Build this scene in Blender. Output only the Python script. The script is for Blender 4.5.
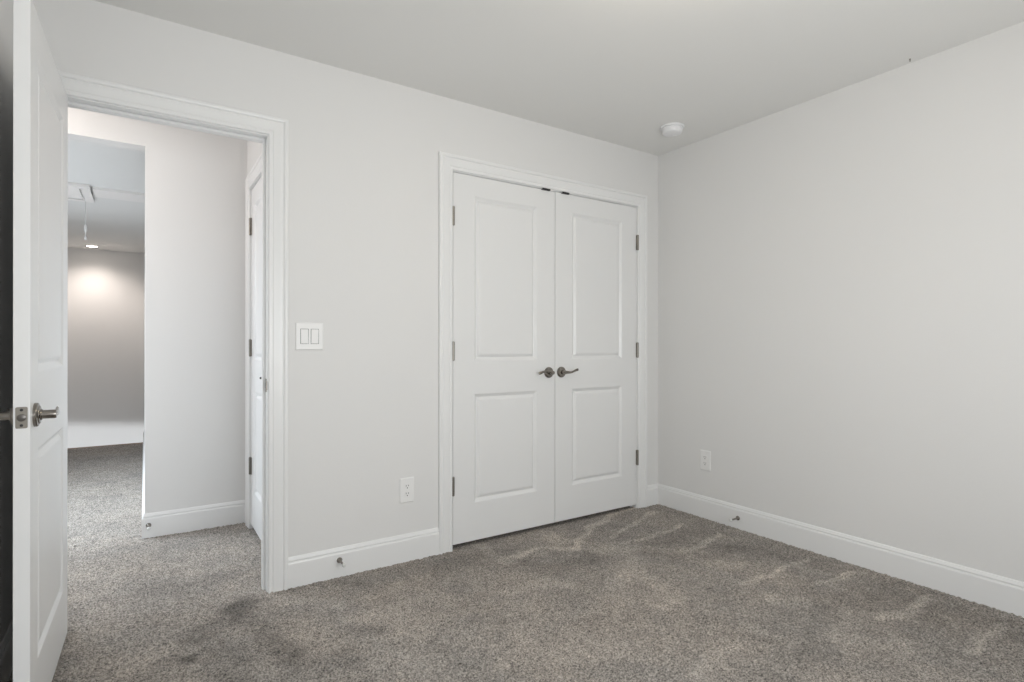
import bpy, bmesh, math, random
import numpy as np
from mathutils import Vector, Matrix
random.seed(4)
for o in list(bpy.data.objects):
    bpy.data.objects.remove(o)
SC = bpy.context.scene
COL = SC.collection

# ---------------------------------------------------------------- camera
cam_data = bpy.data.cameras.new('camera')
cam_data.sensor_width = 36.0
cam_data.lens = 554.24 * 36.0 / 1024.0
cam_data.clip_start = 0.02
cam = bpy.data.objects.new('camera', cam_data)
COL.objects.link(cam)
cam.location = (-3.0113, -2.6808, 1.1082)
cam.rotation_euler = (math.pi / 2, -0.0008, -0.58582)
cam_data.shift_y = 4.07 / 1024.0
SC.camera = cam

# ---------------------------------------------------------------- colour management
SC.view_settings.view_transform = 'Standard'
SC.view_settings.look = 'None'
SC.view_settings.gamma = 1.0
SC.view_settings.use_curve_mapping = False
SC.view_settings.exposure = 0.05

# ---------------------------------------------------------------- world: plain overcast daylight outside
w = bpy.data.worlds.new('world')
SC.world = w
w.use_nodes = True
w.node_tree.nodes['Background'].inputs[0].default_value = (0.80, 0.88, 1.0, 1)
w.node_tree.nodes['Background'].inputs[1].default_value = 0.2


def light(name, kind, loc, energy, color, size=None, size_y=None, aim=None, radius=None, spread=None, spot=None, blend=None):
    d = bpy.data.lights.new(name, kind)
    d.energy = energy
    d.color = color
    if kind == 'AREA':
        d.shape = 'RECTANGLE'
        d.size = size
        d.size_y = size_y or size
        if spread:
            d.spread = math.radians(spread)
    if radius is not None:
        d.shadow_soft_size = radius
    if spot:
        d.spot_size = math.radians(spot)
        d.spot_blend = blend
    o = bpy.data.objects.new(name, d)
    COL.objects.link(o)
    o.location = loc
    if aim is not None:
        v = Vector(aim) - Vector(loc)
        o.rotation_euler = v.to_track_quat('-Z', 'Y').to_euler()
    return o


# daylight through the bedroom window in the wall behind the camera
light('window_daylight', 'AREA', (-2.05, -3.29, 1.12), 24.5, (0.85, 0.93, 1.0), 1.6, 0.85, aim=(-1.85, 0, 0.3))
# upward fill added at the window to brighten the bedroom ceiling
light('ceiling_fill', 'AREA', (-2.05, -3.29, 1.15), 21, (1.0, 0.98, 0.945), 1.6, 0.7, aim=(-1.9, -0.6, 3.1))
light('hall_ceiling_fill', 'AREA', (-4.35, 3.3, 0.55), 15, (0.90, 0.95, 1.0), 1.4, 0.5, aim=(-3.2, 3.3, 2.44))  # unseen fill added to lift the far hall ceiling
# daylight reaching the hall from the rooms on its left
light('hall_daylight', 'AREA', (-4.55, 2.0, 1.75), 33, (0.80, 0.91, 1.0), 1.0, 0.9, aim=(-3.1, 1.6, 0.0), spread=120)
# unseen cool fill added at the hall's left end for the short wall
light('hall_end_fill', 'AREA', (-4.07, 0.55, 0.95), 6.5, (0.84, 0.92, 1.0), 0.7, 1.3, aim=(-2.6, 0.95, 0.7))
# daylight in the foyer below the stairs
light('foyer_daylight', 'AREA', (-3.6, 2.6, -0.535), 86, (0.90, 0.94, 0.97), 1.0, 0.14, aim=(-3.5, 7.0, -0.4))
# unseen warm fill added in the hall in front of the bedroom door
light('hall_warm_fill', 'POINT', (-3.85, 0.62, 2.2), 9.5, (1.0, 0.90, 0.84), radius=0.12)
light('stair_downlight', 'SPOT', (-3.6, 6.52, 2.41), 38, (1.0, 0.89, 0.81), aim=(-3.6, 6.80, 0), radius=0.05, spot=135, blend=1.0)


# ---------------------------------------------------------------- helpers
def C(v):
    def f(c):
        c /= 255.0
        return c / 12.92 if c <= 0.04045 else ((c + 0.055) / 1.055) ** 2.4
    return tuple(f(x) for x in v) + (1.0,)


def mat(name, col, rough=0.5, metal=0.0, bump=None, var=None, spec=0.5, emit=None, estr=0):
    m = bpy.data.materials.new(name)
    m.use_nodes = True
    nt = m.node_tree
    b = nt.nodes['Principled BSDF']
    b.inputs['Base Color'].default_value = col
    b.inputs['Roughness'].default_value = rough
    b.inputs['Metallic'].default_value = metal
    b.inputs['Specular IOR Level'].default_value = spec
    tc = nt.nodes.new('ShaderNodeTexCoord')
    if var:
        n = nt.nodes.new('ShaderNodeTexNoise')
        n.inputs['Scale'].default_value = var[0]
        n.inputs['Detail'].default_value = 4
        nt.links.new(tc.outputs['Object'], n.inputs['Vector'])
        r = nt.nodes.new('ShaderNodeMixRGB')
        r.inputs[1].default_value = tuple(c * (1 - var[1]) for c in col[:3]) + (1,)
        r.inputs[2].default_value = tuple(min(1, c * (1 + var[1])) for c in col[:3]) + (1,)
        nt.links.new(n.outputs['Fac'], r.inputs[0])
        nt.links.new(r.outputs[0], b.inputs['Base Color'])
    if bump:
        n = nt.nodes.new('ShaderNodeTexNoise')
        n.inputs['Scale'].default_value = bump[0]
        n.inputs['Detail'].default_value = 3
        nt.links.new(tc.outputs['Object'], n.inputs['Vector'])
        bp = nt.nodes.new('ShaderNodeBump')
        bp.inputs['Strength'].default_value = bump[1]
        bp.inputs['Distance'].default_value = bump[2]
        nt.links.new(n.outputs['Fac'], bp.inputs['Height'])
        nt.links.new(bp.outputs[0], b.inputs['Normal'])
    if emit:
        b.inputs['Emission Color'].default_value = emit
        b.inputs['Emission Strength'].default_value = estr
    return m


M_WALL = mat('wall_paint', (0.79, 0.784, 0.774, 1), 0.6, bump=(90, 0.12, 0.002), var=(1.3, 0.012), spec=0.35)
M_CEIL = mat('ceiling_paint', (0.845, 0.841, 0.823, 1), 0.8, bump=(70, 0.12, 0.002), spec=0.2)
M_TRIM = mat('trim_paint', (0.85, 0.85, 0.845, 1), 0.32, bump=(30, 0.05, 0.001), spec=0.5)
M_DOOR = mat('door_paint', (0.825, 0.825, 0.82, 1), 0.30, bump=(45, 0.06, 0.001), spec=0.5)
M_NICKEL = mat('satin_nickel', (0.27, 0.25, 0.225, 1), 0.22, metal=1.0, var=(60, 0.08))
M_HINGE = mat('hinge_nickel', (0.30, 0.28, 0.25, 1), 0.38, metal=1.0, var=(60, 0.08))
M_DARK = mat('dark_recess', (0.03, 0.03, 0.03, 1), 0.6)
M_PLATE = mat('white_plastic', (0.87, 0.865, 0.855, 1), 0.4, var=(20, 0.01))
M_SLOT = mat('slot_dark', (0.05, 0.05, 0.05, 1), 0.6)
M_HATCH = mat('hatch_paint', (0.90, 0.88, 0.86, 1), 0.4)
M_RUBBER = mat('white_rubber', (0.72, 0.72, 0.70, 1), 0.5)
M_SMOKE = mat('detector_plastic', (0.86, 0.86, 0.87, 1), 0.35)
M_GLOW = mat('lamp_glass', (0.9, 0.9, 0.88, 1), 0.3, emit=(1.0, 0.87, 0.68, 1), estr=12.5)
M_GLOW2 = mat('downlight_lens', (0.9, 0.9, 0.9, 1), 0.3, emit=(1.0, 0.90, 0.80, 1), estr=9.0)
M_WOOD = mat('stair_nosing', C((150, 125, 105)), 0.5, var=(25, 0.15))


def carpet_mat():
    m = bpy.data.materials.new('carpet')
    m.use_nodes = True
    nt = m.node_tree
    L = nt.links.new
    b = nt.nodes['Principled BSDF']
    b.inputs['Roughness'].default_value = 1.0
    b.inputs['Specular IOR Level'].default_value = 0.05
    b.inputs['Sheen Weight'].default_value = 0.10
    b.inputs['Sheen Roughness'].default_value = 0.6
    tc = nt.nodes.new('ShaderNodeTexCoord')

    def noise(scale, detail=3, rough=0.6, dist=0.0):
        n = nt.nodes.new('ShaderNodeTexNoise')
        n.inputs['Scale'].default_value = scale
        n.inputs['Detail'].default_value = detail
        n.inputs['Roughness'].default_value = rough
        n.inputs['Distortion'].default_value = dist
        L(tc.outputs['Object'], n.inputs['Vector'])
        return n

    def ramp(src, a, bb, c0, c1):
        r = nt.nodes.new('ShaderNodeValToRGB')
        r.color_ramp.elements[0].position = a
        r.color_ramp.elements[1].position = bb
        r.color_ramp.elements[0].color = c0
        r.color_ramp.elements[1].color = c1
        L(src, r.inputs[0])
        return r

    def mul(a, bb):
        x = nt.nodes.new('ShaderNodeMixRGB')
        x.blend_type = 'MULTIPLY'
        x.inputs[0].default_value = 1
        L(a, x.inputs[1])
        L(bb, x.inputs[2])
        return x
    fine = noise(150, 3, 0.75)
    big = noise(2.3, 4, 0.6, 0.6)
    mid = noise(9, 3, 0.6, 0.3)
    base = ramp(fine.outputs['Fac'], 0.33, 0.67, (0.045, 0.040, 0.035, 1), (0.58, 0.527, 0.477, 1))
    g = ramp(big.outputs['Fac'], 0.40, 0.62, (0.92, 0.93, 0.935, 1), (1.055, 1.04, 1.02, 1))
    k = ramp(mid.outputs['Fac'], 0.35, 0.65, (0.94, 0.94, 0.94, 1), (1.06, 1.05, 1.04, 1))
    a = nt.nodes.new('ShaderNodeAttribute')
    a.attribute_name = 'nap'
    nap = nt.nodes.new('ShaderNodeMapRange')
    nap.inputs[1].default_value = -1
    nap.inputs[2].default_value = 1
    nap.inputs[3].default_value = 0.50
    nap.inputs[4].default_value = 1.65
    L(a.outputs['Fac'], nap.inputs[0])
    x = mul(mul(base.outputs[0], g.outputs[0]).outputs[0], k.outputs[0])
    y = nt.nodes.new('ShaderNodeVectorMath')
    y.operation = 'SCALE'
    L(x.outputs[0], y.inputs[0])
    L(nap.outputs[0], y.inputs['Scale'])
    L(y.outputs[0], b.inputs['Base Color'])
    bp = nt.nodes.new('ShaderNodeBump')
    bp.inputs['Strength'].default_value = 0.8
    bp.inputs['Distance'].default_value = 0.004
    L(fine.outputs['Fac'], bp.inputs['Height'])
    L(bp.outputs[0], b.inputs['Normal'])
    return m


M_CARPET = carpet_mat()


def tag(o, label=None, cat=None, group=None, kind=None):
    if label:
        o['label'] = label
    if cat:
        o['category'] = cat
    if group:
        o['group'] = group
    if kind:
        o['kind'] = kind
    return o


def empty(name, loc=(0, 0, 0), rz=0.0):
    o = bpy.data.objects.new(name, None)
    o.empty_display_size = 0.05
    COL.objects.link(o)
    o.location = loc
    o.rotation_euler = (0, 0, rz)
    return o


def link(name, bm, m, parent=None, smooth=False, bevel=None, mats=None, angle=35):
    bmesh.ops.remove_doubles(bm, verts=bm.verts, dist=1e-6)
    bmesh.ops.recalc_face_normals(bm, faces=bm.faces)
    me = bpy.data.meshes.new(name)
    bm.to_mesh(me)
    bm.free()
    for x in (mats or [m]):
        me.materials.append(x)
    o = bpy.data.objects.new(name, me)
    COL.objects.link(o)
    if parent:
        o.parent = parent
    if smooth:
        for p in me.polygons:
            p.use_smooth = True
        try:
            me.set_sharp_from_angle(angle=math.radians(angle))
        except Exception:
            pass
    if bevel:
        md = o.modifiers.new('bevel', 'BEVEL')
        md.width = bevel
        md.segments = 2
        md.limit_method = 'ANGLE'
    return o


def box(bm, a, b, mi=0):
    x0, y0, z0 = a
    x1, y1, z1 = b
    vs = [bm.verts.new(p) for p in ((x0, y0, z0), (x1, y0, z0), (x1, y1, z0), (x0, y1, z0), (x0, y0, z1), (x1, y0, z1), (x1, y1, z1), (x0, y1, z1))]
    for f in ((0, 3, 2, 1), (4, 5, 6, 7), (0, 1, 5, 4), (1, 2, 6, 5), (2, 3, 7, 6), (3, 0, 4, 7)):
        fc = bm.faces.new([vs[i] for i in f])
        fc.material_index = mi
    return vs


def prism(bm, pts, f0, f1, mi=0):
    """polygon pts (2D) mapped by f0 and f1 to two ends, closed"""
    a = [bm.verts.new(f0(*p)) for p in pts]
    b = [bm.verts.new(f1(*p)) for p in pts]
    n = len(pts)
    for i in range(n):
        bm.faces.new((a[i], a[(i + 1) % n], b[(i + 1) % n], b[i])).material_index = mi
    bm.faces.new(a).material_index = mi
    bm.faces.new(b[::-1]).material_index = mi


def lathe(bm, prof, org, axis, n=32, mi=0):
    """prof = [(radius, height)] around axis through org"""
    ax = Vector(axis).normalized()
    t = Vector((0, 0, 1)) if abs(ax.z) < 0.9 else Vector((1, 0, 0))
    u = ax.cross(t).normalized()
    v = ax.cross(u)
    org = Vector(org)
    rings = []
    for r, h in prof:
        if r < 1e-6:
            rings.append([bm.verts.new(org + ax * h)])
        else:
            rings.append([bm.verts.new(org + ax * h + (u * math.cos(2 * math.pi * i / n) + v * math.sin(2 * math.pi * i / n)) * r) for i in range(n)])
    for a, b in zip(rings, rings[1:]):
        for i in range(n):
            j = (i + 1) % n
            if len(a) == 1 and len(b) == 1:
                continue
            if len(a) == 1:
                f = bm.faces.new((a[0], b[j], b[i]))
            elif len(b) == 1:
                f = bm.faces.new((a[i], a[j], b[0]))
            else:
                f = bm.faces.new((a[i], a[j], b[j], b[i]))
            f.material_index = mi
    if len(rings[0]) > 1:
        bm.faces.new(rings[0][::-1]).material_index = mi
    if len(rings[-1]) > 1:
        bm.faces.new(rings[-1]).material_index = mi


def sweep(bm, path, rad, up=(0, 0, 1), n=12):
    """elliptical tube; rad = [(r_side, r_up)] per path point"""
    P = [Vector(p) for p in path]
    rings = []
    for i, p in enumerate(P):
        d = (P[min(i + 1, len(P) - 1)] - P[max(i - 1, 0)]).normalized()
        s = d.cross(Vector(up))
        if s.length < 1e-4:
            s = d.cross(Vector((1, 0, 0)))
        s.normalize()
        u = s.cross(d).normalized()
        rings.append([bm.verts.new(p + s * rad[i][0] * math.cos(2 * math.pi * k / n) + u * rad[i][1] * math.sin(2 * math.pi * k / n)) for k in range(n)])
    for a, b in zip(rings, rings[1:]):
        for k in range(n):
            j = (k + 1) % n
            bm.faces.new((a[k], a[j], b[j], b[k]))
    bm.faces.new(rings[0][::-1])
    bm.faces.new(rings[-1])


def smooth_path(pts, m=4):
    out = []
    P = [Vector(p) for p in pts]
    P = [P[0]] + P + [P[-1]]
    for i in range(1, len(P) - 2):
        for k in range(m):
            t = k / m
            a, b, c, d = P[i - 1], P[i], P[i + 1], P[i + 2]
            out.append(0.5 * ((2 * b) + (c - a) * t + (2 * a - 5 * b + 4 * c - d) * t * t + (3 * b - 3 * c + d - a) * t ** 3))
    out.append(P[-2])
    return out


def structure(name, bm, m, label, cat, **k):
    o = link(name, bm, m, **k)
    return tag(o, label, cat, kind='structure')


# ---------------------------------------------------------------- room shell
H = 2.44
T = 0.115                 # wall thickness
EX0, EX1, EZ = -3.290, -2.552, 2.047   # bedroom doorway (jamb faces)
CX0, CX1, CZ = -1.618, -0.212, 2.050   # closet doorway (jamb faces)
J = 0.018                 # jamb board thickness
LW = -3.40                # left wall plane
SY = -3.30                # wall behind the camera
HY = 1.145                # hall wall facing the doorway
HX0, HX1 = -3.008, -2.473

b = bmesh.new()
box(b, (-4.25, 0, 0), (EX0 - J, T, H))
box(b, (EX0 - J, 0, EZ + J), (EX1 + J, T, H))
box(b, (EX1 + J, 0, 0), (CX0 - J, T, H))
box(b, (CX0 - J, 0, CZ + J), (CX1 + J, T, H))
box(b, (CX1 + J, 0, 0), (0.12, T, H))
structure('wall_back', b, M_WALL, 'light grey painted wall holding the open doorway and the closet doors', 'wall')
b = bmesh.new()
box(b, (0, SY, 0), (0.12, 0, H))
structure('wall_right', b, M_WALL, 'plain light grey wall on the right with one outlet low near the corner', 'wall')
b = bmesh.new()
box(b, (LW - 0.12, SY, 0), (LW, 0, H))
structure('wall_left', b, M_WALL, 'shaded grey wall behind the open white door at the far left', 'wall')
WX0, WX1, WZ0, WZ1 = -2.9, -1.2, 0.78, 2.12
b = bmesh.new()
box(b, (LW - 0.12, SY - 0.14, 0), (WX0, SY, H))
box(b, (WX1, SY - 0.14, 0), (0.12, SY, H))
box(b, (WX0, SY - 0.14, 0), (WX1, SY, WZ0))
box(b, (WX0, SY - 0.14, WZ1), (WX1, SY, H))
structure('wall_front', b, M_WALL, 'light grey wall behind the camera with a wide window', 'wall')
b = bmesh.new()
box(b, (-4.25, SY - 0.14, H), (0.12, 7.2, H + 0.1))
structure('ceiling', b, M_CEIL, 'flat matte pale grey ceiling over the room and the hall', 'ceiling')

# window behind the camera
wn = tag(empty('window_1', ((WX0 + WX1) / 2, SY - 0.07, WZ0)), 'wide white double window in the wall behind the camera', 'window', kind='structure')
b = bmesh.new()
cx = 0.0
hw, hh = (WX1 - WX0) / 2, WZ1 - WZ0
box(b, (-hw, -0.06, 0), (-hw + 0.04, 0.06, hh))
box(b, (hw - 0.04, -0.06, 0), (hw, 0.06, hh))
box(b, (-hw, -0.06, hh - 0.04), (hw, 0.06, hh))
box(b, (-hw, -0.06, 0), (hw, 0.06, 0.04))
box(b, (-0.03, -0.04, 0.04), (0.03, 0.04, hh - 0.04))
link('window_frame', b, M_TRIM, parent=wn)

# hall shell
b = bmesh.new()
box(b, (HX0, HY, 0), (HX1, HY + T, H))                       # short wall facing us
box(b, (-4.10, HY, 2.252), (HX0, HY + T, H))                 # header of the opening
box(b, (-4.25, HY, 0), (-4.10, HY + T, H))
structure('wall_hall', b, M_WALL, 'short grey hall wall seen through the doorway, beside the tall opening', 'wall')
b = bmesh.new()
box(b, (HX0, HY + T, 0), (HX0 + T, 4.9, H))
box(b, (HX0, 4.9, -1.8), (HX0 + T, 7.0, H))
structure('wall_passage', b, M_WALL, 'long wall of the hall passage running away towards the stairs', 'wall')
LD0, LD1, LDZ = 0.375, 0.985, 2.047
b = bmesh.new()
box(b, (HX1, LD1 + J, 0), (HX1 + T, HY + T, H))
box(b, (HX1, T, 0), (HX1 + T, LD0 - J, H))
box(b, (HX1, LD0 - J, LDZ + J), (HX1 + T, LD1 + J, H))
structure('wall_linen', b, M_WALL, 'narrow hall side wall holding the white linen closet door', 'wall')
b = bmesh.new()
box(b, (-4.25, T, 0), (-4.10, 1.35, H))
box(b, (-4.25, 4.1, 0), (-4.10, 4.9, H))
box(b, (-4.25, 1.35, 2.2), (-4.10, 4.1, H))
box(b, (-4.25, 4.9, -1.8), (-4.10, 7.0, H))
structure('wall_hall_left', b, M_WALL, 'left wall of the hall with an opening towards a bright room', 'wall')
b = bmesh.new()
box(b, (-4.25, 7.0, -1.8), (HX0 + T, 7.15, H))
structure('wall_stairwell', b, M_WALL, 'warm lit far wall above the stairs, seen at the end of the hall', 'wall')
# closet interior behind the closed doors
b = bmesh.new()
box(b, (-1.95, 0.75, 0), (0.12, 0.85, H))
box(b, (-2.05, T, 0), (-1.95, 0.85, H))
box(b, (0.0, T, 0), (0.12, 0.85, H))
structure('wall_closet', b, M_WALL, 'inner walls of the closet behind the closed double doors', 'wall')
b = bmesh.new()
box(b, (-2.05, T, 0), (-1.97, HY + T, H))
box(b, (HX1, HY + T - 0.02, 0), (-1.97, HY + T + 0.08, H))
structure('wall_linen_inner', b, M_WALL, 'inner walls of the linen closet off the hall', 'wall')

# ---------------------------------------------------------------- carpet
def floor_pt(px, py):
    f, yaw, pitch = 554.24, 0.58582, 0.0
    F = Vector((math.sin(yaw) * math.cos(pitch), math.cos(yaw) * math.cos(pitch), math.sin(pitch)))
    R = Vector((math.cos(yaw), -math.sin(yaw), 0))
    U = R.cross(F)
    d = F + R * ((px - 512) / f) + U * ((345 - py) / f)
    t = -1.1082 / d.z
    return (-3.0113 + d.x * t, -2.6808 + d.y * t)


# vacuum lines and footprints in the pile: chains of places on the floor, width (m), lighter (+) or darker (-)
MARKS = [
    ([(575, 548), (590, 527), (618, 512), (640, 506)], 0.022, 0.75),
    ([(612, 537), (632, 522), (655, 511)], 0.02, 0.6),
    ([(622, 543), (664, 532), (684, 523)], 0.018, 0.5),
    ([(516, 556), (541, 546), (575, 549)], 0.025, 0.6),
    ([(478, 545), (498, 556), (512, 562)], 0.04, 0.5),
    ([(548, 533), (560, 540), (580, 541)], 0.06, 0.5),
    ([(684, 551), (722, 533)], 0.022, 0.55),
    ([(745, 584), (775, 570), (806, 559)], 0.022, 0.5),
    ([(820, 582), (860, 571)], 0.022, 0.6),
    ([(880, 618), (905, 612), (922, 596)], 0.028, 0.6),
    ([(968, 652), (980, 645), (1000, 625)], 0.025, 0.4),
    ([(690, 672), (742, 645)], 0.025, 0.35),
    ([(612, 585), (628, 572), (640, 560)], 0.05, 0.5),
    ([(600, 550), (625, 549)], 0.07, 0.55),
    ([(510, 592), (545, 582), (562, 583)], 0.05, 0.45),
    ([(645, 575), (665, 585), (680, 596), (668, 605)], 0.05, 0.5),
    ([(694, 560), (735, 564)], 0.05, 0.5),
    ([(778, 599), (800, 600)], 0.05, 0.55),
    ([(845, 637), (895, 641)], 0.06, 0.5),
    ([(750, 626), (790, 636)], 0.04, 0.35),
    ([(300, 585), (360, 600)], 0.06, 0.35),
    ([(250, 590), (300, 600), (345, 605)], 0.05, 0.35),
    ([(90, 640), (150, 650)], 0.12, 0.25),
    ([(215, 665), (265, 672)], 0.05, 0.35),
    ([(70, 580), (130, 600), (100, 625)], 0.14, 0.35),
    ([(180, 575), (220, 566)], 0.05, 0.3),
    ([(345, 620), (380, 612), (440, 600)], 0.07, 0.3),
    ([(380, 655), (430, 665)], 0.07, 0.3),
    ([(540, 655), (620, 645)], 0.08, 0.25),
    # darker, pressed pile
    ([(525, 563), (555, 568), (600, 556)], 0.085, -0.42),
    ([(500, 552), (470, 560), (440, 568)], 0.09, -0.35),
    ([(660, 540), (700, 530)], 0.09, -0.4),
    ([(650, 555), (700, 560), (740, 545)], 0.07, -0.3),
    ([(780, 640), (960, 650)], 0.45, -0.18),
    ([(860, 590), (990, 630)], 0.30, -0.15),
    ([(165, 660), (190, 659)], 0.035, -0.9),
    ([(190, 640), (225, 620), (245, 603)], 0.07, -0.65),
    ([(245, 603), (262, 628), (290, 655)], 0.06, -0.5),
    ([(215, 650), (235, 676)], 0.07, -0.6),
    ([(270, 648), (300, 660), (350, 655)], 0.07, -0.4),
    ([(140, 590), (180, 588), (230, 575)], 0.07, -0.4),
    ([(590, 622), (620, 615)], 0.06, -0.3),
    ([(350, 628), (372, 632)], 0.05, -0.45),
    ([(820, 600), (870, 600), (900, 585)], 0.1, -0.3),
    ([(930, 610), (980, 620)], 0.14, -0.3),
    ([(700, 545), (760, 550), (820, 565)], 0.07, -0.3),
    ([(790, 640), (840, 670)], 0.09, -0.25),
]


def value_noise(X, Y, s, seed):
    r = np.random.RandomState(seed)
    g = r.rand(64, 64)
    x = X * s + 100.3
    y = Y * s + 77.7
    xi = np.floor(x).astype(int)
    yi = np.floor(y).astype(int)
    fx = x - xi
    fy = y - yi
    fx = fx * fx * (3 - 2 * fx)
    fy = fy * fy * (3 - 2 * fy)
    q = lambda i, j: g[i % 64, j % 64]
    return (q(xi, yi) * (1 - fx) + q(xi + 1, yi) * fx) * (1 - fy) + (q(xi, yi + 1) * (1 - fx) + q(xi + 1, yi + 1) * fx) * fy


def carpet(name, x0, x1, y0, y1, step, amp, label, marks=True):
    nx = int(round((x1 - x0) / step)) + 1
    ny = int(round((y1 - y0) / step)) + 1
    xs = np.linspace(x0, x1, nx)
    ys = np.linspace(y0, y1, ny)
    X, Y = np.meshgrid(xs, ys)
    rng = np.random.RandomState(7)
    Z = (rng.rand(ny, nx) - 0.95) * amp
    JX = X + (rng.rand(ny, nx) - 0.5) * step * 0.6
    JY = Y + (rng.rand(ny, nx) - 0.5) * step * 0.6
    JX[:, 0] = x0; JX[:, -1] = x1; JY[0, :] = y0; JY[-1, :] = y1
    nap = np.zeros_like(X)
    if marks:
        wx = X + (value_noise(X, Y, 9, 1) - .5) * 0.04 + (value_noise(X, Y, 30, 8) - .5) * 0.014
        wy = Y + (value_noise(X, Y, 9, 2) - .5) * 0.04 + (value_noise(X, Y, 30, 9) - .5) * 0.014
        for pts, wd, am in MARKS:
            P = [floor_pt(*p) for p in pts]
            D = np.full_like(X, 9.0)
            for (ax, ay), (bx, by) in zip(P, P[1:]):
                vx, vy = bx - ax, by - ay
                t = np.clip(((wx - ax) * vx + (wy - ay) * vy) / (vx * vx + vy * vy), 0, 1)
                D = np.minimum(D, np.hypot(wx - ax - t * vx, wy - ay - t * vy))
            nap += am * (1.3 if wd < 0.035 else 0.75) * np.exp(-(D / wd) ** 4) * (0.60 + 0.8 * value_noise(X, Y, 16, 3))
        nap += (value_noise(X, Y, 5, 4) - .5) * 0.22 + (value_noise(X, Y, 22, 5) - .5) * 0.28 + (value_noise(X, Y, 60, 6) - .5) * 0.25
    nap = np.clip(nap, -1, 1)
    co = np.stack([JX, JY, Z], -1).reshape(-1, 3)
    i = np.arange(nx * ny).reshape(ny, nx)
    q = np.stack([i[:-1, :-1], i[:-1, 1:], i[1:, 1:], i[1:, :-1]], -1).reshape(-1, 4)
    me = bpy.data.meshes.new(name)
    me.vertices.add(len(co))
    me.vertices.foreach_set('co', co.ravel().astype(np.float32))
    me.loops.add(q.size)
    me.loops.foreach_set('vertex_index', q.ravel().astype(np.int32))
    me.polygons.add(len(q))
    me.polygons.foreach_set('loop_start', (np.arange(len(q)) * 4).astype(np.int32))
    me.polygons.foreach_set('loop_total', np.full(len(q), 4, np.int32))
    me.update(calc_edges=True)
    at = me.attributes.new('nap', 'FLOAT', 'POINT')
    at.data.foreach_set('value', nap.ravel().astype(np.float32))
    me.materials.append(M_CARPET)
    o = bpy.data.objects.new(name, me)
    COL.objects.link(o)
    for p in me.polygons:
        p.use_smooth = True
    return tag(o, label, 'floor', kind='structure')


carpet('floor', LW - 0.02, 0.0, SY, 1.2, 0.0065, 0.008, 'taupe grey carpet with vacuum lines and footprints across the bedroom')
carpet('floor_hall', -4.12, HX0, 1.2, 4.88, 0.012, 0.010, 'pale lit stretch of the same carpet in the hall passage')
carpet('floor_hall_entry', -4.12, LW - 0.02, T, 1.2, 0.012, 0.010, 'carpet of the hall left of the bedroom doorway')
b = bmesh.new()
box(b, (-4.12, 4.84, -0.05), (HX0, 4.90, -0.002))
structure('trim_1', b, M_WOOD, 'thin brown wooden edge where the hall carpet ends at the stairs', 'trim')
b = bmesh.new()
box(b, (-4.12, SY, -0.20), (0.12, 4.86, -0.012))
structure('floor_slab', b, M_WALL, 'floor structure below the carpet', 'floor')
b = bmesh.new()      # unseen wedge added to slant the upper edge of the foyer light
prism(b, [(-4.10, -0.2), (HX0, -0.2), (HX0, -0.30), (-4.10, -0.218)], lambda x, z: (x, 4.70, z), lambda x, z: (x, 4.88, z))
structure('foyer_light_blocker', b, M_WALL, 'unseen sloped blocker added under the stair head to slant the foyer light', 'trim')

# ---------------------------------------------------------------- baseboards
BP = [(0, 0), (0.014, 0), (0.014, 0.105), (0.0125, 0.109), (0.0105, 0.1125), (0.0070, 0.1130), (0.0070, 0.1155), (0.0098, 0.1165), (0.0098, 0.121), (0.0065, 0.128), (0.004, 0.134), (0, 0.136)]


def baseboard(name, p0, p1, nrm, label, m0=0, m1=0):
    """p0->p1 along the wall, nrm = direction into the room; m0/m1 = mitre (+1 inside, -1 outside) at ends"""
    b = bmesh.new()
    d = (Vector(p1) - Vector(p0)).normalized()
    n = Vector(nrm)
    zz = -0.012
    f0 = lambda t, z: (p0[0] + n.x * t + d.x * t * m0, p0[1] + n.y * t + d.y * t * m0, z if z > 0 else zz)
    f1 = lambda t, z: (p1[0] + n.x * t - d.x * t * m1, p1[1] + n.y * t - d.y * t * m1, z if z > 0 else zz)
    prism(b, BP, f0, f1)
    return structure(name, b, M_TRIM, label, 'baseboard')


CI, CW = 0.005, 0.082   # casing reveal and width
baseboard('baseboard_back', (EX1 + CI + CW, 0), (CX0 - CI - CW, 0), (0, -1), 'white baseboard between the doorway and the closet')
baseboard('baseboard_corner', (CX1 + CI + CW, 0), (0, 0), (0, -1), 'short white baseboard between the closet and the room corner', 0, 1)
baseboard('baseboard_right', (0, 0), (0, SY), (-1, 0), 'long white baseboard along the right wall', 1, 0)
baseboard('baseboard_left', (LW, -0.0), (LW, SY), (1, 0), 'white baseboard in the shade behind the open door')
baseboard('baseboard_hall', (HX0, HY), (HX1, HY), (0, -1), 'white baseboard of the short hall wall seen through the doorway', -1, 1)
baseboard('baseboard_passage', (HX0, 4.88), (HX0, HY), (-1, 0), 'white baseboard along the passage wall, seen edge on', 0, -1)
baseboard('baseboard_linen', (HX1, HY), (HX1, LD1 + CI + CW), (-1, 0), 'sliver of white baseboard beside the linen closet casing', 1, 0)

# ---------------------------------------------------------------- casings and jambs
CP = [(0, 0), (0, 0.009), (0.003, 0.0115), (0.012, 0.0115), (0.014, 0.010), (0.017, 0.010), (0.021, 0.0125), (0.044, 0.0150), (0.056, 0.0155),
      (0.059, 0.0135), (0.062, 0.0135), (0.065, 0.0185), (0.070, 0.0200), (0.078, 0.0195), (0.082, 0.0165), (0.082, 0)]


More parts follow.
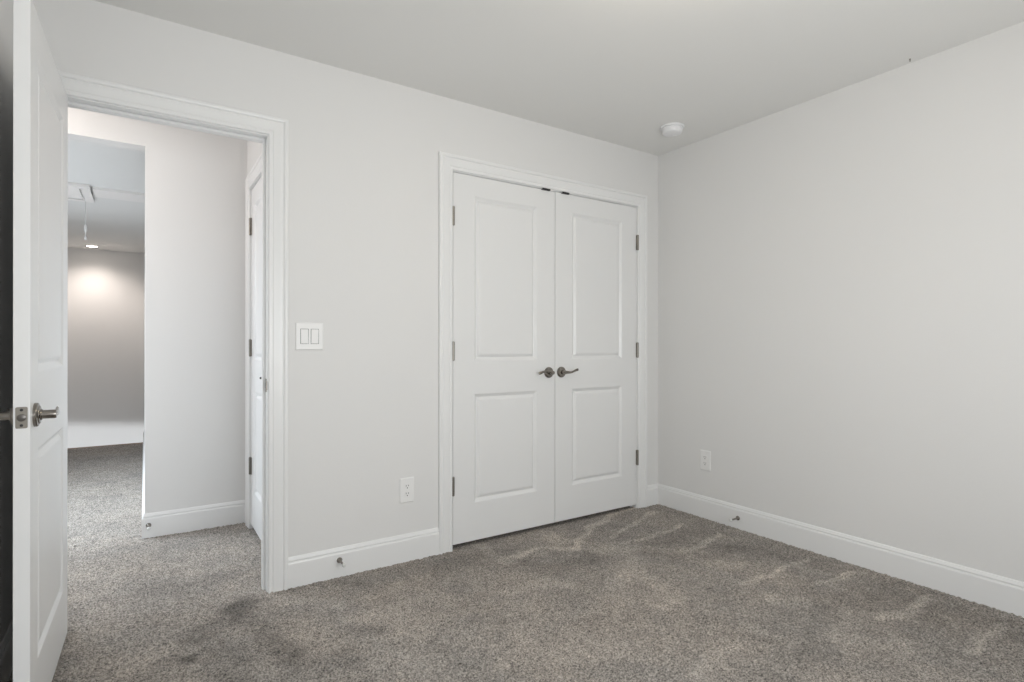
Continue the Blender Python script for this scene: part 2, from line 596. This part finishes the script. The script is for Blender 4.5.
def casing(name, u0, u1, zt, place, label, left=True, right=True):
    """U-shaped mitred casing; place(u, out, z) -> world"""
    b = bmesh.new()
    st = []
    if left:
        st.append(lambda t, o: place(u0 - CI - t, o, -0.012))
    st.append(lambda t, o: place(u0 - CI - t, o, zt + CI + t))
    st.append(lambda t, o: place(u1 + CI + t, o, zt + CI + t))
    if right:
        st.append(lambda t, o: place(u1 + CI + t, o, -0.012))
    rings = [[b.verts.new(f(t, o)) for t, o in CP] for f in st]
    n = len(CP)
    for a, c in zip(rings, rings[1:]):
        for i in range(n):
            b.faces.new((a[i], a[(i + 1) % n], c[(i + 1) % n], c[i]))
    b.faces.new(rings[0])
    b.faces.new(rings[-1][::-1])
    return structure(name, b, M_TRIM, label, 'door casing')


casing('trim_3', EX0, EX1, EZ, lambda u, o, z: (u, -o, z), 'white moulded casing around the open bedroom doorway')
casing('trim_4', CX0, CX1, CZ, lambda u, o, z: (u, -o, z), 'white moulded casing around the closed closet doors')
casing('trim_5', LD0, LD1, LDZ, lambda u, o, z: (HX1 - o, u, z), 'white casing around the linen closet door in the hall')


def jamb(name, u0, u1, zt, depth, place, label, stop=None):
    b = bmesh.new()

    def bx(ua, ub, da, db, za, zb):
        c = [place(u, d, z) for u in (ua, ub) for d in (da, db) for z in (za, zb)]
        lo = [min(p[i] for p in c) for i in range(3)]
        hi = [max(p[i] for p in c) for i in range(3)]
        box(b, lo, hi)
    bx(u0 - J, u0, 0.0005, depth, -0.012, zt)
    bx(u1, u1 + J, 0.0005, depth, -0.012, zt)
    bx(u0 - J, u1 + J, 0.0005, depth, zt, zt + J)
    if stop:
        s0, s1 = stop
        st = 0.011
        bx(u0, u0 + st, s0, s1, -0.012, zt - st)
        bx(u1 - st, u1, s0, s1, -0.012, zt - st)
        bx(u0, u1, s0, s1, zt - st, zt)
    return structure(name, b, M_TRIM, label, 'door jamb', bevel=0.0015)


j_entry = jamb('trim_6', EX0, EX1, EZ, T, lambda u, d, z: (u, d, z), 'white jamb and stop lining the open bedroom doorway', (0.042, 0.078))
jamb('trim_7', CX0, CX1, CZ, T, lambda u, d, z: (u, d, z), 'white jamb lining the closet opening', (0.042, 0.072))
jamb('trim_8', LD0, LD1, LDZ, T, lambda u, d, z: (HX1 + d, u, z), 'white jamb of the linen closet door', (0.042, 0.072))

# strike plate on the bedroom jamb
b = bmesh.new()
box(b, (EX1 - 0.0016, 0.006, 0.895), (EX1 + 0.0005, 0.036, 0.955))
box(b, (EX1 - 0.004, -0.004, 0.905), (EX1 + 0.0005, 0.008, 0.945))
box(b, (EX1 - 0.0022, 0.014, 0.912), (EX1, 0.028, 0.938), 1)
o = link('strike_plate', b, None, parent=j_entry, mats=[M_HINGE, M_DARK], bevel=0.0008)


# ---------------------------------------------------------------- doors
def leaf_mesh(wd, ht, th, px0, px1, panels):
    """door leaf from x 0..wd, y 0 (front) .. th (back), z 0..ht with moulded panels on both faces"""
    b = bmesh.new()
    xs = [0, px0, px1, wd]
    zs = [0]
    for a, c in panels:
        zs += [a, c]
    zs += [ht]
    RINGS = [(0, 0), (0.004, 0.0012), (0.017, 0.0105), (0.0205, 0.0120), (0.0235, 0.0118), (0.036, 0.0030), (0.042, 0.0020)]
    for y, s in ((0, 1), (th, -1)):
        for i in range(3):
            for k in range(len(zs) - 1):
                hole = i == 1 and k % 2 == 1
                if not hole:
                    b.faces.new([b.verts.new(p) for p in ((xs[i], y, zs[k]), (xs[i + 1], y, zs[k]), (xs[i + 1], y, zs[k + 1]), (xs[i], y, zs[k + 1]))])
                else:
                    prev = None
                    for ins, dp in RINGS:
                        r = [b.verts.new(p) for p in ((xs[1] + ins, y + s * dp, zs[k] + ins), (xs[2] - ins, y + s * dp, zs[k] + ins), (xs[2] - ins, y + s * dp, zs[k + 1] - ins), (xs[1] + ins, y + s * dp, zs[k + 1] - ins))]
                        if prev:
                            for q in range(4):
                                b.faces.new((prev[q], prev[(q + 1) % 4], r[(q + 1) % 4], r[q]))
                        prev = r
                    b.faces.new(prev)
    for i in range(3):
        for z in (0, ht):
            b.faces.new([b.verts.new(p) for p in ((xs[i], 0, z), (xs[i + 1], 0, z), (xs[i + 1], th, z), (xs[i], th, z))])
    for k in range(len(zs) - 1):
        for x in (0, wd):
            b.faces.new([b.verts.new(p) for p in ((x, 0, zs[k]), (x, th, zs[k]), (x, th, zs[k + 1]), (x, 0, zs[k + 1]))])
    return b


def hinge(parent, x, y, z, h=0.10, r=0.0065, plate=None, name='hinge'):
    """knuckle barrel with five segments, finial tips and the visible edges of the leaves"""
    b = bmesh.new()
    prof = [(0.0, -0.003), (r * 0.7, -0.002), (r * 0.8, 0.0)]
    for i in range(5):
        z0, z1 = h * i / 5, h * (i + 1) / 5
        prof += [(r, z0 + 0.0005), (r, z1 - 0.0006), (r * 0.82, z1 - 0.0003)]
    prof += [(r * 0.8, h), (r * 0.7, h + 0.002), (0.0, h + 0.003)]
    lathe(b, prof, (x, y, z), (0, 0, 1), n=14)
    if plate:
        (ax, ay), (bx_, by_) = plate
        box(b, (min(ax, bx_), min(ay, by_), z), (max(ax, bx_), max(ay, by_), z + h))
    o = link(name, b, M_HINGE, parent=parent, smooth=True)
    return o


def lever(parent, x, y, z, out, side, wave=1.0, name='lever_handle', length=0.112, zprof=None):
    """out = outward unit vector, side = direction the lever points (unit vectors in xy)"""
    out = Vector(out)
    side = Vector(side)
    o0 = Vector((x, y, z))
    b = bmesh.new()
    lathe(b, [(0.033, 0.0), (0.033, 0.006), (0.0315, 0.0085), (0.0255, 0.0105), (0.0245, 0.0125), (0.0165, 0.0140), (0.0150, 0.0165)], o0, out, n=36)
    rose = link('rose', b, M_NICKEL, parent=parent, smooth=True, angle=30)
    b = bmesh.new()
    lathe(b, [(0.0122, 0.012), (0.0122, 0.044), (0.0112, 0.0475), (0.0, 0.0485)], o0, out, n=24)
    up = Vector((0, 0, 1))
    zs = zprof or (0.0, -0.001, -0.004, -0.006, -0.002, 0.006, 0.011, 0.011)
    k = length / 0.112
    pts = [(a_ * k, c_, z_) for (a_, c_), z_ in zip([(-0.004, 0.040), (0.014, 0.042), (0.030, 0.043), (0.048, 0.043), (0.066, 0.042), (0.084, 0.040), (0.100, 0.038), (0.112, 0.037)], zs)]
    P = smooth_path([o0 + side * a + out * c + up * (d * wave) for a, c, d in pts], 4)
    n = len(P)
    rad = []
    for i in range(n):
        t = i / (n - 1)
        ru = 0.0115 * (1 - t) ** 0.6 + 0.0055 * min(1, t * 3)
        if t < 0.1:
            ru = 0.011
        ru = 0.011 + (0.0062 - 0.011) * min(1, t / 0.45) + (0.0030 * max(0, (t - 0.6) / 0.4))
        rs = 0.0085 + (0.0045 - 0.0085) * min(1, t / 0.5)
        if i == n - 1:
            ru *= 0.5
            rs *= 0.5
        elif i == n - 2:
            ru *= 0.85
            rs *= 0.85
        rad.append((rs, ru))
    sweep(b, P, rad, n=14)
    lv = link('lever', b, M_NICKEL, parent=parent, smooth=True, angle=50)
    return rose, lv


TH = 0.035
# closet pair
PANELS = [(0.209, 0.815), (0.996, 1.915)]
LH = 2.025
LZ = 0.022
dw = 0.6985
for nm, x0, hx, hk, hs, lab in (
        ('door_1', -1.6150, -1.6185, -0.965, (-1, 0, 0), 'left leaf of the closed white two-panel closet doors'),
        ('door_2', -0.9130, -0.2115, -0.868, (1, 0, 0), 'right leaf of the closed white two-panel closet doors')):
    b = leaf_mesh(dw, LH, TH, 0.130, 0.566, PANELS)
    for v in b.verts:
        v.co += Vector((x0, 0.002, LZ))
    d = structure(nm, b, M_DOOR, lab, 'closet door', bevel=0.0012)
    for hz in (0.293, 1.025, 1.757):
        sgn = 1 if nm == 'door_1' else -1
        hinge(d, hx - sgn * 0.0005, -0.0085, hz, r=0.0078, plate=((hx, -0.002), (hx + sgn * 0.006, 0.004)))
    h = empty('lever_handle', (0, 0, 0))
    h.parent = d
    lever(h, hk, 0.002, 0.942, (0, -1, 0), hs, length=(0.100 if nm == 'door_1' else 0.108),
          zprof=((0.0, 0.004, 0.008, 0.010, 0.009, 0.005, 0.000, -0.003) if nm == 'door_1' else (0.0, 0.0, -0.001, -0.001, 0.003, 0.009, 0.013, 0.013)))
    h['label'] = 'satin nickel wave lever on its round rose'
# ball catch strikes in the head of the closet frame
jc = bpy.data.objects['trim_7']
for xa, xb in ((-1.021, -0.961), (-0.868, -0.812)):
    b = bmesh.new()
    box(b, (xa, -0.010, 2.0435), (xb, 0.030, 2.0468))
    box(b, (xa, -0.0105, 2.0435), (xb, -0.0095, 2.0535))
    link('catch_plate', b, M_DARK, parent=jc, bevel=0.0005)

# bedroom door, open a right angle into the room
EW = 0.728
b = leaf_mesh(EW, 2.024, TH, 0.112, 0.616, [(0.192, 0.795), (1.010, 1.905)])
for v in b.verts:       # local x -> world -y, local y -> world x
    x, y, z = v.co
    v.co = Vector((EX0 + 0.002 + y, -0.004 - x, z + 0.020))
d = structure('door_3', b, M_DOOR, 'open white two-panel bedroom door seen nearly edge on at the left', 'door', bevel=0.0012)
XR = EX0 + 0.002 + TH   # face towards the doorway
XL = EX0 + 0.002        # face towards the left wall
HYD = -0.004 - EW + 0.062
h = empty('lever_handle')
h.parent = d
lever(h, XR, HYD, 0.914, (1, 0, 0), (0, 1, 0), length=0.105, zprof=(0.0, 0.0, -0.001, -0.002, -0.001, 0.001, 0.003, 0.004))
h['label'] = 'nickel lever on the doorway side of the open door'
h = empty('lever_handle')
h.parent = d
lever(h, XL, HYD, 0.914, (-1, 0, 0), (0, 1, 0), length=0.105, zprof=(0.0, 0.0, -0.001, -0.002, -0.001, 0.001, 0.003, 0.004))
h['label'] = 'nickel lever in the gap behind the open door'
b = bmesh.new()
ye = -0.004 - EW
xc = XL + TH / 2
pw, ph, pr = 0.0125, 0.0285, 0.004
pts = []
for sx, sz, a0 in ((1, 1, 0), (-1, 1, 90), (-1, -1, 180), (1, -1, 270)):
    for k in range(5):
        a = math.radians(a0 + 22.5 * k)
        pts.append((sx * (pw - pr) + pr * math.cos(a), sz * (ph - pr) + pr * math.sin(a)))
prism(b, pts, lambda u, z: (xc + u, ye + 0.0003, 0.914 + z), lambda u, z: (xc + u, ye - 0.0016, 0.914 + z))
lp = link('latch_plate', b, M_HINGE, parent=d)
b = bmesh.new()
lathe(b, [(0.0098, 0.0005), (0.0098, 0.0028), (0.0085, 0.0036), (0.0, 0.0036)], (xc, ye, 0.914), (0, -1, 0), n=24)
link('latch_bolt', b, mat('latch_shade', (0.16, 0.15, 0.14, 1), 0.4, metal=1.0), parent=lp, smooth=True)
for s in (-1, 1):
    b = bmesh.new()
    lathe(b, [(0.0036, 0.001), (0.0036, 0.0022), (0.0, 0.0026)], (xc, ye, 0.914 + s * 0.0205), (0, -1, 0), n=16)
    link('screw', b, M_DARK, parent=lp, smooth=True)
for hz in (0.28, 1.02, 1.76):
    hinge(d, EX0 - 0.006, -0.007, hz, plate=((EX0 - 0.004, -0.005), (EX0 + 0.004, -0.002)))

PIN = Vector((EX0, -0.006, 0))
d.matrix_world = Matrix.Translation(PIN) @ Matrix.Rotation(math.radians(-0.98), 4, 'Z') @ Matrix.Translation(-PIN)

# linen closet door in the hall
b = leaf_mesh(LD1 - LD0 - 0.005, 2.021, TH, 0.11, LD1 - LD0 - 0.115, PANELS)
for v in b.verts:
    x, y, z = v.co
    v.co = Vector((HX1 + 0.002 + y, LD0 + 0.0025 + x, z + 0.022))
d = structure('door_4', b, M_DOOR, 'closed white linen closet door glimpsed in the hall right of the doorway', 'door', bevel=0.0012)
for hz in (0.328, 1.04, 1.772):
    hinge(d, HX1 - 0.006, LD1 - 0.002, hz, r=0.007, plate=((HX1 - 0.003, LD1 - 0.022), (HX1 + 0.002, LD1 + 0.014)))
b = bmesh.new()
lathe(b, [(0.010, 0), (0.010, 0.002), (0.006, 0.006), (0.005, 0.012), (0.0, 0.013)], (HX1 + 0.002, 0.618, 0.926), (-1, 0, 0), n=16)
link('knob_pin', b, M_DARK, parent=d, smooth=True)


# ---------------------------------------------------------------- switch, outlets
def plate_mesh(w_, h_, holes, th=0.006):
    """face plate in local x (width) / z (height), face towards -y, with bevelled edge"""
    b = bmesh.new()
    e = 0.004
    o_ = [(-w_ / 2, -h_ / 2), (w_ / 2, -h_ / 2), (w_ / 2, h_ / 2), (-w_ / 2, h_ / 2)]
    i_ = [(-w_ / 2 + e, -h_ / 2 + e), (w_ / 2 - e, -h_ / 2 + e), (w_ / 2 - e, h_ / 2 - e), (-w_ / 2 + e, h_ / 2 - e)]
    r0 = [b.verts.new((x, 0, z)) for x, z in o_]
    r1 = [b.verts.new((x, -th * 0.55, z)) for x, z in o_]
    r2 = [b.verts.new((x, -th, z)) for x, z in i_]
    for p, q in ((r0, r1), (r1, r2)):
        for k in range(4):
            b.faces.new((p[k], p[(k + 1) % 4], q[(k + 1) % 4], q[k]))
    b.faces.new(r2)
    b.faces.new(r0[::-1])
    return b


def outlet(name, loc, rz, label, group=None):
    r = tag(empty(name, loc, rz), label, 'outlet', group)
    link('cover_plate', plate_mesh(0.078, 0.128, []), M_PLATE, parent=r, bevel=0.001)
    for s in (-1, 1):
        zc = 0.0195 * s
        b = bmesh.new()
        pts = []
        for k in range(28):
            a = 2 * math.pi * k / 28
            x, z = 0.0172 * math.cos(a), 0.0172 * math.sin(a)
            pts.append((x, max(-0.0140, min(0.0140, z)) + zc))
        prism(b, pts, lambda x, z: (x, -0.0055, z), lambda x, z: (x, -0.0075, z))
        sk = link('socket', b, M_PLATE, parent=r)
        for dx, hh_ in ((-0.0065, 0.0085), (0.0065, 0.0070)):
            b = bmesh.new()
            box(b, (dx - 0.0013, -0.0078, zc + 0.003 - hh_ / 2 + 0.001), (dx + 0.0013, -0.0074, zc + 0.003 + hh_ / 2 + 0.001))
            link('slot', b, M_SLOT, parent=sk)
        b = bmesh.new()
        lathe(b, [(0.0029, 0.0074), (0.0029, 0.0078)], (0, 0, zc - 0.0075), (0, -1, 0), n=14)
        link('ground_hole', b, M_SLOT, parent=sk)
    b = bmesh.new()
    lathe(b, [(0.0032, 0.005), (0.0032, 0.0066), (0.0, 0.0072)], (0, 0, 0), (0, -1, 0), n=14)
    link('screw', b, M_PLATE, parent=r, smooth=True)
    return r


outlet('wall_outlet', (-1.883, 0, 0.361), 0, 'white duplex outlet low on the back wall, left of the closet', 'wall outlets')
outlet('wall_outlet', (0, -0.398, 0.367), -math.pi / 2, 'white duplex outlet low on the right wall near the corner', 'wall outlets')

r = tag(empty('light_switch', (-2.3685, 0, 1.148)), 'white double rocker light switch beside the doorway casing', 'light switch')
link('cover_plate', plate_mesh(0.126, 0.128, []), M_PLATE, parent=r, bevel=0.001)
for s, tilt in ((-1, 1), (1, -1)):
    b = bmesh.new()
    xc_ = s * 0.0232
    box(b, (xc_ - 0.0182, -0.0064, -0.0350), (xc_ + 0.0182, -0.0058, 0.0350))
    fr = link('rocker_bezel', b, M_SLOT, parent=r)
    b = bmesh.new()
    t0, t1 = (0.0105, 0.0070) if tilt > 0 else (0.0075, 0.0098)    # bottom / top projection
    pts = [(-0.0335, -0.006), (-0.0335, -t0), (0.0, -0.0080), (0.0335, -t1), (0.0335, -0.006)]
    prism(b, pts, lambda z, y: (xc_ - 0.0165, y, z), lambda z, y: (xc_ + 0.0165, y, z))
    link('rocker', b, M_PLATE, parent=r, bevel=0.0008)


# ---------------------------------------------------------------- baseboard door stops
def doorstop(loc, rz, label):
    """rod pointing along local -y"""
    r = tag(empty('door_stop', loc, rz), label, 'door stop', 'baseboard door stops')
    b = bmesh.new()
    lathe(b, [(0.0135, 0.0), (0.0135, 0.002), (0.0105, 0.007), (0.0065, 0.011), (0.0048, 0.016), (0.0048, 0.060), (0.0065, 0.062), (0.0065, 0.066)], (0, 0, 0), (0, -1, 0), n=20)
    link('rod', b, M_NICKEL, parent=r, smooth=True)
    b = bmesh.new()
    lathe(b, [(0.0075, 0.065), (0.0088, 0.068), (0.0088, 0.078), (0.007, 0.081), (0.0, 0.082)], (0, 0, 0), (0, -1, 0), n=20)
    link('rubber_tip', b, M_RUBBER, parent=r, smooth=True)
    return r


doorstop((-2.232, -0.014, 0.078), 0, 'small metal door stop on the back wall baseboard, below the light switch')
doorstop((-0.014, -0.640, 0.061), -math.pi / 2, 'small metal door stop on the right wall baseboard')
doorstop((-2.990, HY - 0.014, 0.070), 0, 'small metal door stop on the hall baseboard beyond the doorway')

# ---------------------------------------------------------------- smoke detector
r = tag(empty('smoke_detector', (-0.325, -0.400, H)), 'round white smoke detector on the ceiling near the room corner', 'smoke detector')
b = bmesh.new()
lathe(b, [(0.072, 0.0), (0.072, 0.006), (0.069, 0.0095), (0.060, 0.010)], (0, 0, 0), (0, 0, -1), n=48)
link('mounting_base', b, M_SMOKE, parent=r, smooth=True)
b = bmesh.new()
lathe(b, [(0.060, 0.008), (0.0615, 0.012), (0.0600, 0.030), (0.0560, 0.038), (0.046, 0.0425), (0.030, 0.0445), (0.0, 0.045)], (0, 0, 0), (0, 0, -1), n=48)
link('body', b, M_SMOKE, parent=r, smooth=True)
b = bmesh.new()
lathe(b, [(0.012, 0.044), (0.012, 0.0465), (0.010, 0.0475), (0, 0.0478)], (0.02, 0.005, 0), (0, 0, -1), n=24)
link('test_button', b, M_SMOKE, parent=r, smooth=True)

b = bmesh.new()
lathe(b, [(0.0035, 0.0), (0.0035, 0.002), (0.002, 0.003), (0.0018, 0.012), (0.0, 0.013)], (0, 0, 0), (0, 0, -1), n=12)
o = link('ceiling_nail', b, M_HINGE, smooth=True)
o.location = (-0.045, -1.556, H)
tag(o, 'tiny grey nail in the ceiling close to the top of the right wall', 'nail')

# ---------------------------------------------------------------- ceiling lamp of the room (just above the frame)
r = tag(empty('ceiling_light', (-1.66, -1.62, H)), 'round flush glass ceiling lamp in the middle of the bedroom ceiling', 'ceiling light')
b = bmesh.new()
lathe(b, [(0.065, 0.0), (0.065, 0.015), (0.05, 0.022), (0.012, 0.026), (0.012, 0.06)], (0, 0, 0), (0, 0, -1), n=48)
link('lamp_mount', b, M_HINGE, parent=r, smooth=True)
b = bmesh.new()
lathe(b, [(0.0, 0.055), (0.06, 0.056), (0.12, 0.064), (0.145, 0.08), (0.150, 0.10), (0.14, 0.13), (0.11, 0.155), (0.06, 0.17), (0.0, 0.175)], (0, 0, 0), (0, 0, -1), n=48)
link('glass_dome', b, M_GLOW, parent=r, smooth=True)

# ---------------------------------------------------------------- far hall ceiling: attic hatch, shallow beam, downlight
r = tag(empty('attic_hatch', (-3.66, 3.40, H)), 'white framed attic hatch with a hanging pull cord in the hall ceiling', 'attic hatch')
b = bmesh.new()
hx0, hx1, hy0, hy1 = -0.42, 0.27, -0.30, 0.27
fw = 0.065
for a, c in (((hx0, hy0), (hx1, hy0 + fw)), ((hx0, hy1 - fw), (hx1, hy1)), ((hx0, hy0 + fw), (hx0 + fw, hy1 - fw)), ((hx1 - fw, hy0 + fw), (hx1, hy1 - fw))):
    box(b, (a[0], a[1], -0.034), (c[0], c[1], 0))
link('hatch_frame', b, M_HATCH, parent=r, bevel=0.004)
b = bmesh.new()
box(b, (hx0 + fw + 0.014, hy0 + fw + 0.014, -0.026), (hx1 - fw - 0.014, hy1 - fw - 0.014, -0.001))
link('hatch_panel', b, M_HATCH, parent=r, bevel=0.002)
b = bmesh.new()
cxp, cyp = 0.205, 0.235
lathe(b, [(0.0035, 0.0), (0.0035, 0.245)], (cxp, cyp, -0.012), (0, 0, -1), n=8)
cd = link('pull_cord', b, M_RUBBER, parent=r, smooth=True)
b = bmesh.new()
lathe(b, [(0.004, 0.235), (0.011, 0.245), (0.013, 0.285), (0.006, 0.30), (0.003, 0.305), (0.003, 0.34), (0.009, 0.345), (0.010, 0.365), (0.0, 0.375)], (cxp, cyp, -0.012), (0, 0, -1), n=14)
link('cord_handle', b, M_PLATE, parent=cd, smooth=True)
b = bmesh.new()
box(b, (-3.375, 3.16, H - 0.022), (HX0, 3.46, H))
structure('trim_9', b, M_HATCH, 'shallow raised band across the hall ceiling right of the hatch', 'trim')

r = tag(empty('recessed_light', (-3.60, 6.69, H)), 'small round recessed downlight glowing in the ceiling above the stairs', 'recessed light')
b = bmesh.new()
lathe(b, [(0.085, 0.0), (0.085, 0.004), (0.066, 0.007), (0.060, 0.001)], (0, 0, 0), (0, 0, -1), n=36)
link('light_trim', b, M_PLATE, parent=r, smooth=True)
b = bmesh.new()
lathe(b, [(0.062, 0.001), (0.062, 0.004), (0.04, 0.007), (0.0, 0.008)], (0, 0, 0), (0, 0, -1), n=36)
link('lens', b, M_GLOW2, parent=r, smooth=True)
